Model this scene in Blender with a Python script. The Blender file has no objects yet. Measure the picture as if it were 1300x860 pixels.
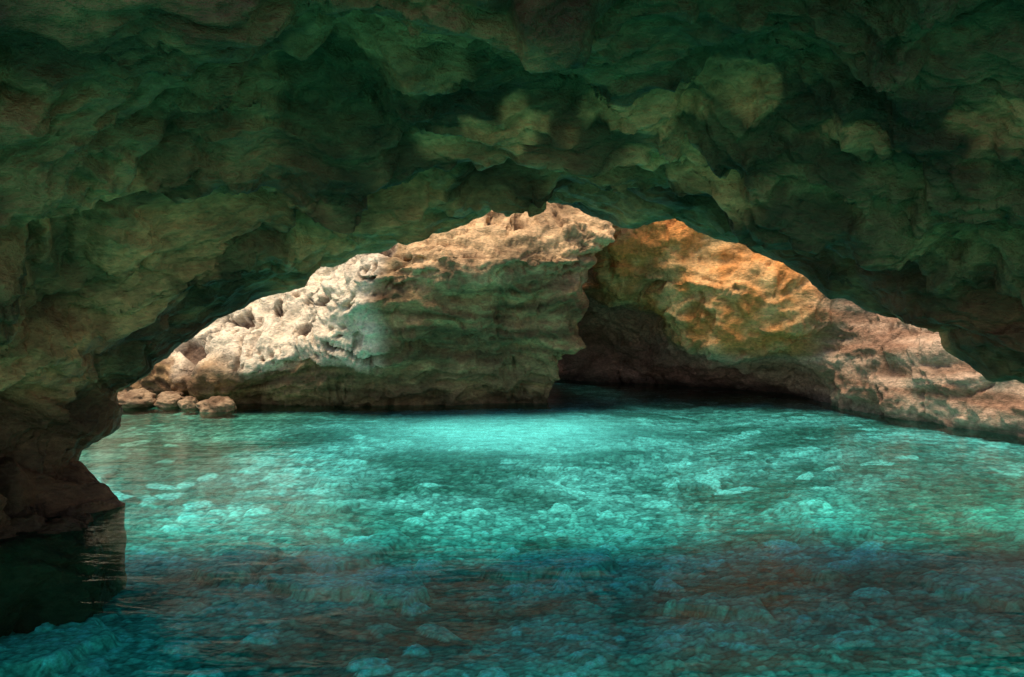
import bpy, math, random
import numpy as np
from mathutils import Vector
random.seed(7)
# ---------------------------------------------------------------- noise
def _hash(ix,iy,iz,seed):
    h=(ix*374761393+iy*668265263+iz*2147483647+seed*1274126177)&0xffffffff
    h=((h^(h>>13))*1274126177)&0xffffffff
    h=((h^(h>>16))*2246822519)&0xffffffff
    return h^(h>>15)
def perlin(p,seed=0):
    pi=np.floor(p).astype(np.int64); pf=p-pi
    w=pf*pf*pf*(pf*(pf*6-15)+10)
    out=np.zeros(len(p))
    for dx in (0,1):
        for dy in (0,1):
            for dz in (0,1):
                h=_hash(pi[:,0]+dx,pi[:,1]+dy,pi[:,2]+dz,seed)
                gx=((h&1023)/511.5-1); gy=(((h>>10)&1023)/511.5-1); gz=(((h>>20)&1023)/511.5-1)
                d=gx*(pf[:,0]-dx)+gy*(pf[:,1]-dy)+gz*(pf[:,2]-dz)
                wx=w[:,0] if dx else 1-w[:,0]
                wy=w[:,1] if dy else 1-w[:,1]
                wz=w[:,2] if dz else 1-w[:,2]
                out+=wx*wy*wz*d
    return out*1.3
def fbm(p,o=4,seed=0,gain=.5):
    s=np.zeros(len(p)); a=1.
    for i in range(o):
        s+=a*perlin(p*2**i+i*13.7,seed+i); a*=gain
    return s
def billow(p,o=4,seed=0,gain=.5):
    s=np.zeros(len(p)); a=1.
    for i in range(o):
        s+=a*np.sqrt(perlin(p*2**i+i*7.3,seed+i)**2+.004); a*=gain
    return s
def worley2(x,y,seed=0):
    ix=np.floor(x).astype(np.int64); iy=np.floor(y).astype(np.int64)
    f1=np.full(len(x),9.); f2=np.full(len(x),9.); cid=np.zeros(len(x))
    for dx in (-1,0,1):
        for dy in (-1,0,1):
            h=_hash(ix+dx,iy+dy,ix*0,seed)
            cx=ix+dx+(h&1023)/1023.; cy=iy+dy+((h>>10)&1023)/1023.
            d=np.hypot(x-cx,y-cy); c=((h>>20)&1023)/1023.
            new=d<f1
            f2=np.where(new,f1,np.minimum(f2,d)); cid=np.where(new,c,cid); f1=np.where(new,d,f1)
    return f1,f2,cid
def sstep(a,b,x):
    t=np.clip((x-a)/(b-a),0,1); return t*t*(3-2*t)
def terrace(h,n,w):
    t=h*n; f=np.floor(t); r=t-f
    return (f+sstep(1-w,1,r)+r*.25*(1-sstep(1-w,1,r)))/n
def saw(t,k):
    f=t%1.0; return np.where(f<k,f/k,(1-f)/(1-k))
# ---------------------------------------------------------------- mesh helpers
def resample(pts,n):
    pts=np.array(pts,float); d=np.r_[0,np.cumsum(np.linalg.norm(np.diff(pts,axis=0),axis=1))]
    t=np.linspace(0,d[-1],n)
    return np.stack([np.interp(t,d,pts[:,k]) for k in range(3)],1)
def crom(C,ts):
    K=len(C); out=[]
    for t in ts:
        i=min(int(t),K-2); f=t-i
        p0=C[max(i-1,0)];p1=C[i];p2=C[i+1];p3=C[min(i+2,K-1)]
        m1=(p2-p0)*.5;m2=(p3-p1)*.5
        out.append((2*f**3-3*f*f+1)*p1+(f**3-2*f*f+f)*m1+(-2*f**3+3*f*f)*p2+(f**3-f*f)*m2)
    return np.array(out)
def grid_normals(G):
    du=np.gradient(G,axis=0); dv=np.gradient(G,axis=1)
    n=np.cross(du,dv); l=np.linalg.norm(n,axis=2,keepdims=True); l[l<1e-9]=1
    return n/l
def make_grid(name,G,mat,col=None,smooth=True):
    R,Cn=G.shape[:2]
    idx=np.arange(R*Cn).reshape(R,Cn)
    q=np.stack([idx[:-1,:-1],idx[:-1,1:],idx[1:,1:],idx[1:,:-1]],-1).reshape(-1,4)
    me=bpy.data.meshes.new(name)
    me.vertices.add(R*Cn); me.vertices.foreach_set('co',G.reshape(-1).astype(np.float32))
    me.loops.add(q.size); me.loops.foreach_set('vertex_index',q.reshape(-1).astype(np.int32))
    me.polygons.add(len(q)); me.polygons.foreach_set('loop_start',(np.arange(len(q))*4).astype(np.int32))
    me.update(calc_edges=True)
    me.polygons.foreach_set('use_smooth',np.full(len(me.polygons),smooth))
    if col is not None:
        a=me.color_attributes.new('rockcol','FLOAT_COLOR','POINT')
        c=np.concatenate([col.reshape(-1,3),np.ones((R*Cn,1))],1)
        a.data.foreach_set('color',c.reshape(-1).astype(np.float32))
    me.materials.append(mat)
    ob=bpy.data.objects.new(name,me); bpy.context.collection.objects.link(ob)
    return ob
def lerp(a,b,t): return a+(b-a)*t[:,None]
# ---------------------------------------------------------------- materials
def rock_material(name,scale=1.,bump=.6,var=.5,rough=.85,dist=.09):
    m=bpy.data.materials.new(name); m.use_nodes=True; nt=m.node_tree; N=nt.nodes; L=nt.links
    b=N['Principled BSDF']; b.inputs['Roughness'].default_value=rough
    b.inputs['Specular IOR Level'].default_value=.25
    at=N.new('ShaderNodeAttribute'); at.attribute_name='rockcol'
    geo=N.new('ShaderNodeNewGeometry')
    mp=N.new('ShaderNodeMapping'); mp.inputs['Scale'].default_value=(1,1,1.8)
    L.new(geo.outputs['Position'],mp.inputs['Vector'])
    n1=N.new('ShaderNodeTexNoise'); n1.inputs['Scale'].default_value=2.2*scale; n1.inputs['Detail'].default_value=6; n1.inputs['Roughness'].default_value=.68
    n2=N.new('ShaderNodeTexNoise'); n2.inputs['Scale'].default_value=11*scale; n2.inputs['Detail'].default_value=5; n2.inputs['Roughness'].default_value=.7
    for n in (n1,n2): L.new(mp.outputs[0],n.inputs['Vector'])
    mr=N.new('ShaderNodeMapRange'); mr.inputs[1].default_value=.3; mr.inputs[2].default_value=.72; mr.inputs[3].default_value=1-var; mr.inputs[4].default_value=1+var*.8
    L.new(n1.outputs['Fac'],mr.inputs[0])
    mr2=N.new('ShaderNodeMapRange'); mr2.inputs[1].default_value=.3; mr2.inputs[2].default_value=.7; mr2.inputs[3].default_value=.60; mr2.inputs[4].default_value=1.34
    L.new(n2.outputs['Fac'],mr2.inputs[0])
    mu=N.new('ShaderNodeMath'); mu.operation='MULTIPLY'; L.new(mr.outputs[0],mu.inputs[0]); L.new(mr2.outputs[0],mu.inputs[1])
    vm=N.new('ShaderNodeVectorMath'); vm.operation='SCALE'; L.new(at.outputs['Color'],vm.inputs[0]); L.new(mu.outputs[0],vm.inputs['Scale'])
    L.new(vm.outputs[0],b.inputs['Base Color'])
    ad=N.new('ShaderNodeMath'); ad.operation='MULTIPLY_ADD'; ad.inputs[1].default_value=.45
    L.new(n2.outputs['Fac'],ad.inputs[0]); L.new(n1.outputs['Fac'],ad.inputs[2])
    bp=N.new('ShaderNodeBump'); bp.inputs['Strength'].default_value=bump; bp.inputs['Distance'].default_value=dist
    L.new(ad.outputs[0],bp.inputs['Height']); L.new(bp.outputs[0],b.inputs['Normal'])
    return m
rock_in=rock_material('cave_rock',1.1,1.,.45,.55)
rock_out=rock_material('limestone',1.4,1.,.35,.9)

# ---------------------------------------------------------------- cave vault (rock arch, unseen rear cut short to let in fill light)
lip=[(-3.1,6.3,-1.6),(-3.03,6.2,.03),(-3.49,6.4,.3),(-3.53,6.5,.41),(-3.29,6.6,.55),(-3.43,6.8,.86),(-3.09,6.65,1.04),(-2.85,6.62,1.24),
(-2.51,6.59,1.46),(-2.13,6.54,1.65),(-1.69,6.47,1.76),(-1.6,6.48,1.91),(-1.09,6.48,2.02),(-.45,6.55,2.25),(.13,6.6,2.51),(.53,6.6,2.40),
(.92,6.6,2.25),(1.37,6.6,2.28),(1.63,6.6,2.15),(1.94,6.53,2.05),(2.23,6.45,1.91),(2.55,6.3,1.67),(2.92,6.15,1.49),(3.26,6,1.40),
(3.28,5.93,1.27),(3.51,5.78,1.06),(3.66,5.7,1.04),(4.3,5.6,.75),(5.0,5.5,0),(5.2,5.4,-1.6)]
a5=[(-3.3,5.4,-1.6),(-3.2,5.4,0),(-3.45,5.4,.5),(-3.3,5.4,1.0),(-2.9,5.4,1.45),(-2.2,5.4,1.85),(-1.4,5.4,2.15),(-.6,5.4,2.4),(.2,5.4,2.6),(1,5.4,2.5),
(1.8,5.3,2.3),(2.5,5.2,2.05),(3.2,5,1.75),(3.9,4.9,1.4),(4.5,4.8,1.0),(5,4.8,0),(5.2,4.8,-1.6)]
a4=[(-3.5,4.4,-1.6),(-3.45,4.4,0),(-3.6,4.4,.7),(-3.4,4.3,1.3),(-2.8,4.2,1.85),(-2,4.2,2.25),(-1.1,4.2,2.55),(0,4.2,2.8),(1.1,4.2,2.75),
(2.2,4.2,2.5),(3.2,4.1,2.15),(4.2,4.1,1.65),(5,4.1,1.0),(5.4,4.1,0),(5.5,4.1,-1.6)]
a2=[(-4.0,3.6,-1.6),(-4.0,3.6,.2),(-3.8,3.6,1.4),(-3.2,3.5,2.1),(-2.,3.5,2.6),(-.5,3.5,2.95),(1,3.5,3.0),(2.6,3.5,2.8),(4,3.5,2.3),(5.2,3.5,1.4),(5.8,3.6,.2),(6,3.6,-1.6)]
am1=[(-4.5,2.9,-1.6),(-4.6,2.9,.2),(-4.4,2.8,1.6),(-3.7,2.8,2.6),(-2.,2.8,3.15),(.5,2.8,3.4),(2.8,2.8,3.25),(4.6,2.8,2.7),(5.9,2.8,1.6),(6.3,2.9,0),(6.3,2.9,-1.6)]
NC=620
lipR=resample(lip,NC)
cen=np.array([.9,0,.2])
def outer(s,dy,dz=0,src=None):
    o=(lipR if src is None else src).copy(); o[:,0]=cen[0]+(o[:,0]-cen[0])*s; o[:,2]=np.where(o[:,2]>0,o[:,2]*s+dz,o[:,2]); o[:,1]+=dy; return o
arches=[resample(a,NC) for a in (am1,a2,a4,a5)]+[lipR,outer(1.06,.02),outer(1.22,-.6,.1),outer(1.42,-1.6,.3),outer(1.45,-3.,.5),outer(1.1,.0,.05,resample(am1,NC)),resample(am1,NC)]
C=np.array(arches)
ts=np.concatenate([np.linspace(0,1,60,endpoint=False),np.linspace(1,4,420,endpoint=False),np.linspace(4,5,14,endpoint=False),np.linspace(5,10,80)])
G=crom(C,ts); n=grid_normals(G)
ax=np.zeros_like(G); ax[...,0]=1.; ax[...,1]=G[...,1]; ax[...,2]=1.0
mid=(ts<4)
sg=np.sign(np.mean(np.sum(n*(ax-G),axis=2)[mid])); n*=sg
P=G.reshape(-1,3); Nn=n.reshape(-1,3); T=np.repeat(ts,NC)
lipd=np.clip(np.where(T<4,(4-T)/.8,(T-4.3)/1.5),0,1); fade=.12+.88*lipd
fade*=np.clip((10-T)/1.,0,1)*(.2+.8*np.clip(T/1.,0,1))
W=np.stack([fbm(P*.9+3,2,50),fbm(P*.9+9,2,60),fbm(P*.9+17,2,70)],1)
Q=P*np.array([.42,1.1,1.2])+W*.45
h0=fbm(Q*.85,4,11,.5)
h1n=fbm(Q*1.9+W*.4+50,4,15,.5)
bil=billow(Q*1.3,2,21,.4)
lmask=sstep(-.15,.35,fbm(P*.8+40,2,90))
d=terrace(h0,5.5,.08)*.46+terrace(h1n,5,.09)*.16+(bil-.25)*.08+fbm(P*3*np.array([.7,1.2,1.2]),3,33)*.025
tcoord=P[:,2]*.8+P[:,1]*.42+P[:,0]*.06+W[:,1]*.40+fbm(P*1.7,3,83)*.10
d+=saw(tcoord*2.6,.94)*.15*lmask+saw((tcoord+W[:,0]*.15)*6.3,.9)*.045*lmask
P2=P+Nn*(d*fade)[:,None]
P2[:,0]+=fbm(P*3.5,3,44)*.05*(.5+.5*fade); P2[:,2]+=fbm(P*3.5+30,4,45)*.045
nn=fbm(P*np.array([.6,1.,1.])+5,4,101)
m1=sstep(-.02,.22,nn*.8+.5*h0-.09*P[:,0]-.05)
m2=sstep(-.25,.35,fbm(P*np.array([.9,1.3,1.3])+25,4,111)-.5*h0)
m3=sstep(.1,.35,fbm(P*.9+60,4,121))
c=lerp(np.array([.09,.065,.030])+np.zeros((len(P),3)),np.array([.28,.20,.085]),m2)
c=lerp(c,np.array([.88,.42,.18]),m1*.8)
c=lerp(c,np.array([.25,.08,.04]),m3*.55)
c*=(.34+.76*sstep(3.2,5.4,P[:,1]))[:,None]  # rear darkened in the colour, painting shade the open back washes out
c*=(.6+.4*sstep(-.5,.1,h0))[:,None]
# bare, algae-free limestone patches
pn=fbm(P*2.5,4,131); pn2=.65+.35*sstep(-.3,.3,fbm(P*4,3,141))
for (px,py,rx,ry,k) in [(.15,4.75,.38,.20,1.),(.75,4.65,.40,.16,1.),(1.15,4.45,.32,.16,.9),(-.75,3.95,.4,.18,.5),(2.5,4.2,.22,.2,.6),(-1.9,5.2,.7,.35,.7),(-.9,5.6,.5,.25,.7),(-2.3,4.5,.35,.22,.6)]:
    e=((P[:,0]-px)/rx)**2+((P[:,1]-py)/ry)**2+pn*1.6
    c=lerp(c,np.array([.92,.38,.16]),sstep(1.2,.6,e)*(P[:,2]>1)*k*(T<4)*pn2)
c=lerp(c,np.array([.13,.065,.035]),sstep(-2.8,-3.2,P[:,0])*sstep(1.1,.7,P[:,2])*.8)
c=np.clip(c,0,.92)
G2=P2.reshape(G.shape)
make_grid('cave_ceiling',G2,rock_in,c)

# ---------------------------------------------------------------- outcrop
def col(x0,prof):
    return [(x0+(t[2] if len(t)>2 else 0),t[1],t[0]) for t in prof]
oc=[
 col(-13,[(-2,15,),(0,15),(1,15.3),(2,16),(4,17),(6.5,17.5)]),
 col(-8.2,[(-2,14.6),(0,14.7),(.5,14.9),(1.2,15.3),(2,16),(4,16.6),(6.5,17)]),
 col(-6.3,[(-2,13.6),(0,13.9),(.45,13.7),(.8,14.1),(1.2,14.8),(2,15.4),(4,16),(6.5,16.5)]),
 col(-4.6,[(-2,13.2),(0,13.3),(.3,12.9),(.6,12.7),(.85,12.9),(1.3,13.4),(1.9,14.0),(2.5,14.6),(4,15.3),(6.5,16)]),
 col(-3.3,[(-2,13.2),(0,13.2),(.3,12.8),(.8,12.5),(1.1,12.6),(1.5,13.0),(2.1,13.5),(2.8,14),(4,14.6),(6.5,15.5)]),
 col(-2.2,[(-2,13.2),(0,13.1),(.3,12.8),(.8,12.4),(1.3,11.85),(1.7,11.6),(2.1,11.6),(2.5,12.0),(3.2,13),(4,13.8),(6.5,15)]),
 col(-.9,[(-2,13.6),(0,13.3),(.3,13.0),(.9,12.6),(1.6,12.0),(2.1,11.5),(2.35,11.45),(2.9,12.0),(4,13.1),(6.5,14.2)]),
 col(.2,[(-2,14),(0,13.5),(.25,13.2),(.9,12.9),(1.6,12.45),(2.1,11.9),(2.3,11.75),(2.8,12.3),(4,13),(6.5,14)]),
 [(.55,14.2,-2),(.68,13.6,0),(.75,13.3,.3),(.82,13.0,.9),(1.0,12.7,1.6),(1.2,12.4,2.2),(1.5,12.4,2.8),(1.75,12.7,3.4),(1.9,13.2,4.2),(2.,14,6.5)],
 [(.4,15,-2),(.4,14.5,0),(.5,14.1,.4),(.7,13.8,1),(.9,13.5,1.7),(1.2,13.1,2.4),(1.5,13,3),(1.8,13.4,4),(2,14.5,6.5)],
 [(.2,19,-2),(.2,19,0),(.3,18.5,1),(.6,17,2),(1.2,14.6,2.6),(1.6,14,3.2),(1.9,14.4,4),(2,15,6.5)],
]
NR=320
def wall(name,cols,tsn,mat,colfun,amp=1.,seed=0):
    C=np.array([resample(a,NR) for a in cols])
    ts=np.concatenate([np.linspace(i,i+1,k,endpoint=False) for i,k in enumerate(tsn)]+[[len(cols)-1]])
    G=crom(C,ts); n=grid_normals(G)
    s=np.sign(np.mean(np.sum(n*(np.array([1.,5,2.])-G),axis=2))); n*=s
    P=G.reshape(-1,3); Nn=n.reshape(-1,3)
    W=np.stack([fbm(P*.8+3,2,150+seed),fbm(P*.8+9,2,160+seed),fbm(P*.8+17,2,170+seed)],1)
    Q=P*np.array([.65,.7,1.15])+W*.4
    h0=fbm(Q*.9,4,seed+5,.5); h1n=fbm(Q*2.1+40,3,seed+9,.5)
    tc=P[:,2]*1.+P[:,0]*.14+W[:,2]*.45+fbm(P*1.3,4,seed+8)*.20
    karst=sstep(.5,.9,P[:,2]+W[:,2]*.4)*sstep(-1.7,-2.3,P[:,0]+W[:,1]*.6)
    pit=sstep(.10,.26,fbm(P*1.5+W*1.2,4,seed+77))*karst+sstep(.38,.6,fbm(P*2.6+W*1.5,3,seed+79))*.4
    m1=sstep(.0,.4,fbm(P*.9+222,2,seed+90)); m2=sstep(-.1,.3,fbm(P*1.3+322,2,seed+95))
    d=terrace(h0,5,.10)*.34*(1-.4*karst)+terrace(h1n,4,.12)*.10+saw(tc*1.6,.92)*.12*m1+saw((tc+W[:,0]*.1)*5.7,.85)*.035*m2+fbm(P*np.array([2.5,3,4]),5,seed+3,.62)*.05-pit*.22
    P2=P+Nn*(d*amp)[:,None]
    cc=colfun(P2,W,h0,pit,karst)
    return make_grid(name,P2.reshape(G.shape),mat,np.clip(cc,0,.95))
def col_out(P,W,h0,pit,karst):
    n=len(P)
    st=fbm(P*np.array([.5,.5,6.])+W*.8+5,4,201)
    base=lerp(np.array([.17,.09,.042])+np.zeros((n,3)),np.array([.48,.29,.13]),sstep(-.35,.35,st))
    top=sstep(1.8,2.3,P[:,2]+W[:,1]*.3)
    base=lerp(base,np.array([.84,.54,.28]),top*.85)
    g=sstep(1.4,.4,P[:,2]+fbm(P*1.2,3,205)*.8)*sstep(-5,-2.5,P[:,0])
    base=lerp(base,np.array([.22,.17,.085]),g*.45)
    g2=sstep(.1,.4,fbm(P*1.3+70,4,207)); base=lerp(base,np.array([.12,.09,.04]),g2*.5)
    base=lerp(base,np.array([.95,.78,.56]),karst*.97)
    br=sstep(.0,.35,fbm(P*2.0+90,4,209))*(1-.85*karst)
    base=lerp(base,np.array([.20,.10,.05]),br*.45)
    base=lerp(base,np.array([.10,.05,.027]),np.clip(pit,0,1)*.94)
    return base
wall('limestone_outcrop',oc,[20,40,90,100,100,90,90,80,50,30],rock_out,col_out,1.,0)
rw=[
 [(.2,19.5,-2),(.2,19.5,0),(.2,19,1.5),(.3,18,3),(.3,18,6.5)],
 [(1.9,18.3,-2),(1.9,18,0),(1.8,17.5,.9),(1.65,16.4,1.6),(1.55,14.9,1.95),(1.5,14.2,2.3),(1.5,14,2.9),(1.6,14.3,4),(1.8,15,6.5)],
 [(2.9,17.8,-2),(2.9,17.5,0),(2.8,16.9,.7),(2.5,16,1.5),(2.35,14.6,1.75),(2.3,13.9,2.1),(2.3,13.7,2.9),(2.4,14,4),(2.5,15,6.5)],
 [(3.7,17.4,-2),(3.6,17.1,0),(3.5,16.3,.5),(3.2,15,.85),(3.05,14.1,1.0),(3.0,13.6,1.4),(2.95,13.4,2.),(2.9,13.5,2.8),(3,14,4),(3.1,15,6.5)],
 [(5.4,15.6,-2),(5.26,15.2,0),(4.9,14.2,.5),(4.7,13.7,.75),(4.5,13.1,.9),(4.4,12.8,1.3),(4.35,12.7,2.2),(4.4,13,3),(4.6,13.5,4),(4.8,14.5,6.5)],
 [(5.7,12.6,-2),(5.4,12.1,0),(5.3,11.9,.5),(5.25,11.9,1.),(5.3,12.0,1.15),(5.3,12.1,1.6),(5.35,12.3,2.3),(5.5,12.8,3.2),(5.6,13.4,4.4),(5.8,14,6.5)],
 [(6.1,11.2,-2),(5.87,10.8,0),(5.8,10.8,.5),(5.8,10.9,1.),(5.95,11.1,1.2),(6.1,11.2,1.8),(6.3,11.5,3),(6.6,12,4.4),(6.8,12.5,6.5)],
 [(6.6,10,-2),(6.3,9.8,0),(6.3,9.8,.5),(6.4,9.9,.9),(6.6,10,1.3),(6.9,10.1,2),(7.2,10.3,3),(7.5,10.5,4.4),(7.8,11,6.5)],
 [(7.3,8,-2),(7.1,8,0),(7.1,8,.6),(7.3,8,1.2),(7.6,8,2),(8,8,3),(8.3,8,4.4),(8.8,8,6.5)],
 [(7.8,5,-2),(7.8,5,0),(7.8,5,.6),(8,5,2),(9,4,3),(10,3,6.5)],
]
def col_right(P,W,h0,pit,karst):
    n=len(P)
    pink=lerp(np.array([.36,.20,.12])+np.zeros((n,3)),np.array([.66,.45,.30]),sstep(-.4,.4,fbm(P*np.array([.7,.7,4.])+15,4,301)))
    org=lerp(np.array([.72,.29,.08])+np.zeros((n,3)),np.array([.90,.53,.22]),sstep(-.3,.4,fbm(P*1.3+25,4,303)))
    om=sstep(.75,1.15,P[:,2]+W[:,0]*.25)*sstep(5.2,4.4,P[:,0]+W[:,1]*.4)
    base=lerp(pink,org,om)
    rec=sstep(14.4,16.2,P[:,1])
    base=lerp(base,np.array([.66,.36,.28]),rec*.7)
    g2=sstep(.2,.55,fbm(P*1.1+170,4,307)); base=lerp(base,np.array([.17,.13,.07]),g2*.3)
    wet=sstep(.22,.05,P[:,2]+W[:,0]*.1); base=lerp(base,np.array([.14,.10,.08]),wet*.7)
    base*= (1-.6*np.clip(pit,0,1))[:,None]
    return base
wall('limestone_wall',rw,[20,50,80,90,100,90,80,50,20],rock_out,col_right,.75,400)

# boulders at the water's edge
def boulder(x,y,z,rx,ry,rz,seed):
    th=np.linspace(0,math.pi,40); ph=np.linspace(0,2*math.pi,64)
    TH,PH=np.meshgrid(th,ph,indexing='ij')
    D=np.stack([np.sin(TH)*np.cos(PH),np.sin(TH)*np.sin(PH),np.cos(TH)],-1)
    Pn=D.reshape(-1,3); r=1+fbm(Pn*1.1+seed*7.7,4,seed)*.35+billow(Pn*2.2+seed,2,seed)*.12
    V=(Pn*r[:,None])*np.array([rx,ry,rz])+np.array([x,y,z])
    cc=lerp(np.array([.22,.13,.07])+np.zeros((len(V),3)),np.array([.42,.28,.16]),sstep(-.3,.3,fbm(V*3,3,seed+5)))
    make_grid('shore_boulder',V.reshape(D.shape),rock_out,cc)
for i,b in enumerate([(-6.15,13.0,.1,.30,.3,.17),(-5.6,13.1,.08,.24,.25,.15),(-5.2,12.8,.05,.14,.16,.12),(-4.62,12.5,.05,.27,.25,.16),(-6.7,13.2,.1,.3,.3,.2)]):
    boulder(*b,seed=610+i)

# ---------------------------------------------------------------- lake bed
x=np.concatenate([np.linspace(-14,-6,60,endpoint=False),np.linspace(-6,7,640,endpoint=False),np.linspace(7,14,50)])
y=np.concatenate([np.linspace(-14,4,70,endpoint=False),np.linspace(4,9,420,endpoint=False),np.linspace(9,20,260)])
X,Y=np.meshgrid(x,y); xf=X.ravel(); yf=Y.ravel(); zf=xf*0
P=np.stack([xf,yf,zf],1)
shore=np.array([(-13,15),(-8.2,14.7),(-6.3,13.8),(-4.6,13.1),(-2.2,12.9),(.7,13.2),(.7,18.5),(3.3,17.5),(5.2,15),(5.3,12),(5.8,10.7),(6.2,9.7),(7,8),(7.6,5),(8,-5)])
dist=np.full(len(xf),99.)
for a,b in zip(shore[:-1],shore[1:]):
    ab=b-a; t=np.clip(((xf-a[0])*ab[0]+(yf-a[1])*ab[1])/(ab@ab),0,1)
    dist=np.minimum(dist,np.hypot(xf-a[0]-t*ab[0],yf-a[1]-t*ab[1]))
wx=fbm(P*1.2,3,500)*.35; wy=fbm(P*1.2+9,3,510)*.35
depth=.10+.62*sstep(.3,8,dist)
depth=np.where(yf<2,np.maximum(depth,.7),depth)
z=-depth+(fbm(P*.45,2,520)*.14+fbm(P*1.3+4,3,530)*.03)*np.clip(depth,.15,1)
dk=np.clip(depth*1.5-.1,.1,1)
f1,f2,cid=worley2((xf+wx)*1.5,(yf+wy)*1.7,1); big=sstep(.0,.2,f2-f1)*sstep(.86,.88,cid)*(.04+.06*cid)*dk
g1,g2,cg=worley2((xf+wx*.5)*4.5,(yf+wy*.5)*5.2,2); med=sstep(0,.35,g2-g1)*(cg**4)*.045*dk
h1,h2,ch=worley2(xf*13+wx*3,yf*14+wy*3,3); sm=sstep(0,.5,h2-h1)*(.2+ch)*.009
z=z+big+med+sm+fbm(P*5,2,560)*.005
z=np.minimum(z,-.05)
c=lerp(np.array([.22,.29,.24])+np.zeros((len(P),3)),np.array([.76,.77,.72]),sstep(-.4,.45,fbm(P*np.array([.6,1.1,1])+33,5,540)))
c*= (.70+.35*cg**2)[:,None]*(.45+.80*ch)[:,None]
c=lerp(c,np.array([.88,.88,.84]),sstep(.9,.95,cg)*sstep(.03,.1,g2-g1)*.7)
c=lerp(c,np.array([.88,.88,.84]),np.clip(big*8,0,1)*.6)
c*=(.65+.35*sstep(0,.12,g2-g1))[:,None]*(.45+.55*sstep(0,.3,h2-h1))[:,None]
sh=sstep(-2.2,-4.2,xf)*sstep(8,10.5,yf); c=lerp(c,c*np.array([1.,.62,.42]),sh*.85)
sand_glow=np.exp(-((xf+.1)/1.5)**2-((yf-11.6)/1.1)**2); c=lerp(c,np.array([.94,.93,.92]),np.clip(sand_glow*1.5,0,1)*.95)  # pale sand, with the pool's daylight glow painted into it
al=sstep(2.2,4.5,xf)*sstep(10.5,8,yf); c=lerp(c,c*np.array([.75,.66,.55]),al*.6)
nr=sstep(8.5,6.5,yf); c=lerp(c,c*np.array([.60,1.55,1.42]),nr)  # near bed greened, and brightened in the colour against the vault's shade
c=np.clip(c,0,.92)
G=np.stack([xf,yf,z],1).reshape(X.shape+(3,))
bedm=rock_material('lake_bed_stone',3.,.5,.35,.9,.03)
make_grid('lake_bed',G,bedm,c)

# ---------------------------------------------------------------- water
wm=bpy.data.materials.new('turquoise_water'); wm.use_nodes=True; nt=wm.node_tree; N=nt.nodes; L=nt.links
N.clear(); out=N.new('ShaderNodeOutputMaterial'); mix=N.new('ShaderNodeMixShader'); tr=N.new('ShaderNodeBsdfTransparent'); gl=N.new('ShaderNodeBsdfGlossy')
tr.inputs[0].default_value=(.36,.91,.91,1)
gl.inputs['Roughness'].default_value=.01
fr=N.new('ShaderNodeFresnel'); fr.inputs['IOR'].default_value=1.155
geo=N.new('ShaderNodeNewGeometry'); mp=N.new('ShaderNodeMapping'); mp.inputs['Scale'].default_value=(.6,1.6,1)
nz=N.new('ShaderNodeTexNoise'); nz.inputs['Scale'].default_value=3.2; nz.inputs['Detail'].default_value=4; nz.inputs['Distortion'].default_value=.4
bp=N.new('ShaderNodeBump'); bp.inputs['Strength'].default_value=.45; bp.inputs['Distance'].default_value=.03
L.new(geo.outputs['Position'],mp.inputs[0]); L.new(mp.outputs[0],nz.inputs['Vector']); L.new(nz.outputs['Fac'],bp.inputs['Height'])
L.new(bp.outputs[0],gl.inputs['Normal']); L.new(bp.outputs[0],fr.inputs['Normal'])
L.new(fr.outputs[0],mix.inputs[0]); L.new(tr.outputs[0],mix.inputs[1]); L.new(gl.outputs[0],mix.inputs[2])
L.new(mix.outputs[0],out.inputs['Surface'])
me=bpy.data.meshes.new('water'); me.from_pydata([(-16,-14,0),(16,-14,0),(16,22,0),(-16,22,0)],[],[(0,1,2,3)]); me.materials.append(wm)
bpy.context.collection.objects.link(bpy.data.objects.new('water',me))

# ---------------------------------------------------------------- light
el,rot=math.radians(71),math.radians(222)
w=bpy.data.worlds.new('World'); bpy.context.scene.world=w; w.use_nodes=True
bg=w.node_tree.nodes['Background']; sk=w.node_tree.nodes.new('ShaderNodeTexSky'); sk.sky_type='NISHITA'; sk.sun_disc=False
sk.sun_elevation=el; sk.sun_rotation=rot
w.node_tree.links.new(sk.outputs[0],bg.inputs[0]); bg.inputs[1].default_value=.14
sd=Vector((math.sin(rot)*math.cos(el),math.cos(rot)*math.cos(el),math.sin(el)))
su=bpy.data.lights.new('sun','SUN'); su.energy=5; su.angle=math.radians(32); su.color=(1,.85,.66)
so=bpy.data.objects.new('sun',su); so.rotation_euler=sd.to_track_quat('Z','Y').to_euler(); bpy.context.collection.objects.link(so)
cd=bpy.data.cameras.new('camera'); cd.sensor_width=36; cd.lens=28.03; cd.clip_end=500
co=bpy.data.objects.new('camera',cd); co.location=(0,0,1.5); co.rotation_euler=(math.radians(90-1.7),0,0); bpy.context.collection.objects.link(co)
bpy.context.scene.camera=co
s=bpy.context.scene; s.view_settings.view_transform='Standard'; s.view_settings.look='None'; s.view_settings.exposure=0
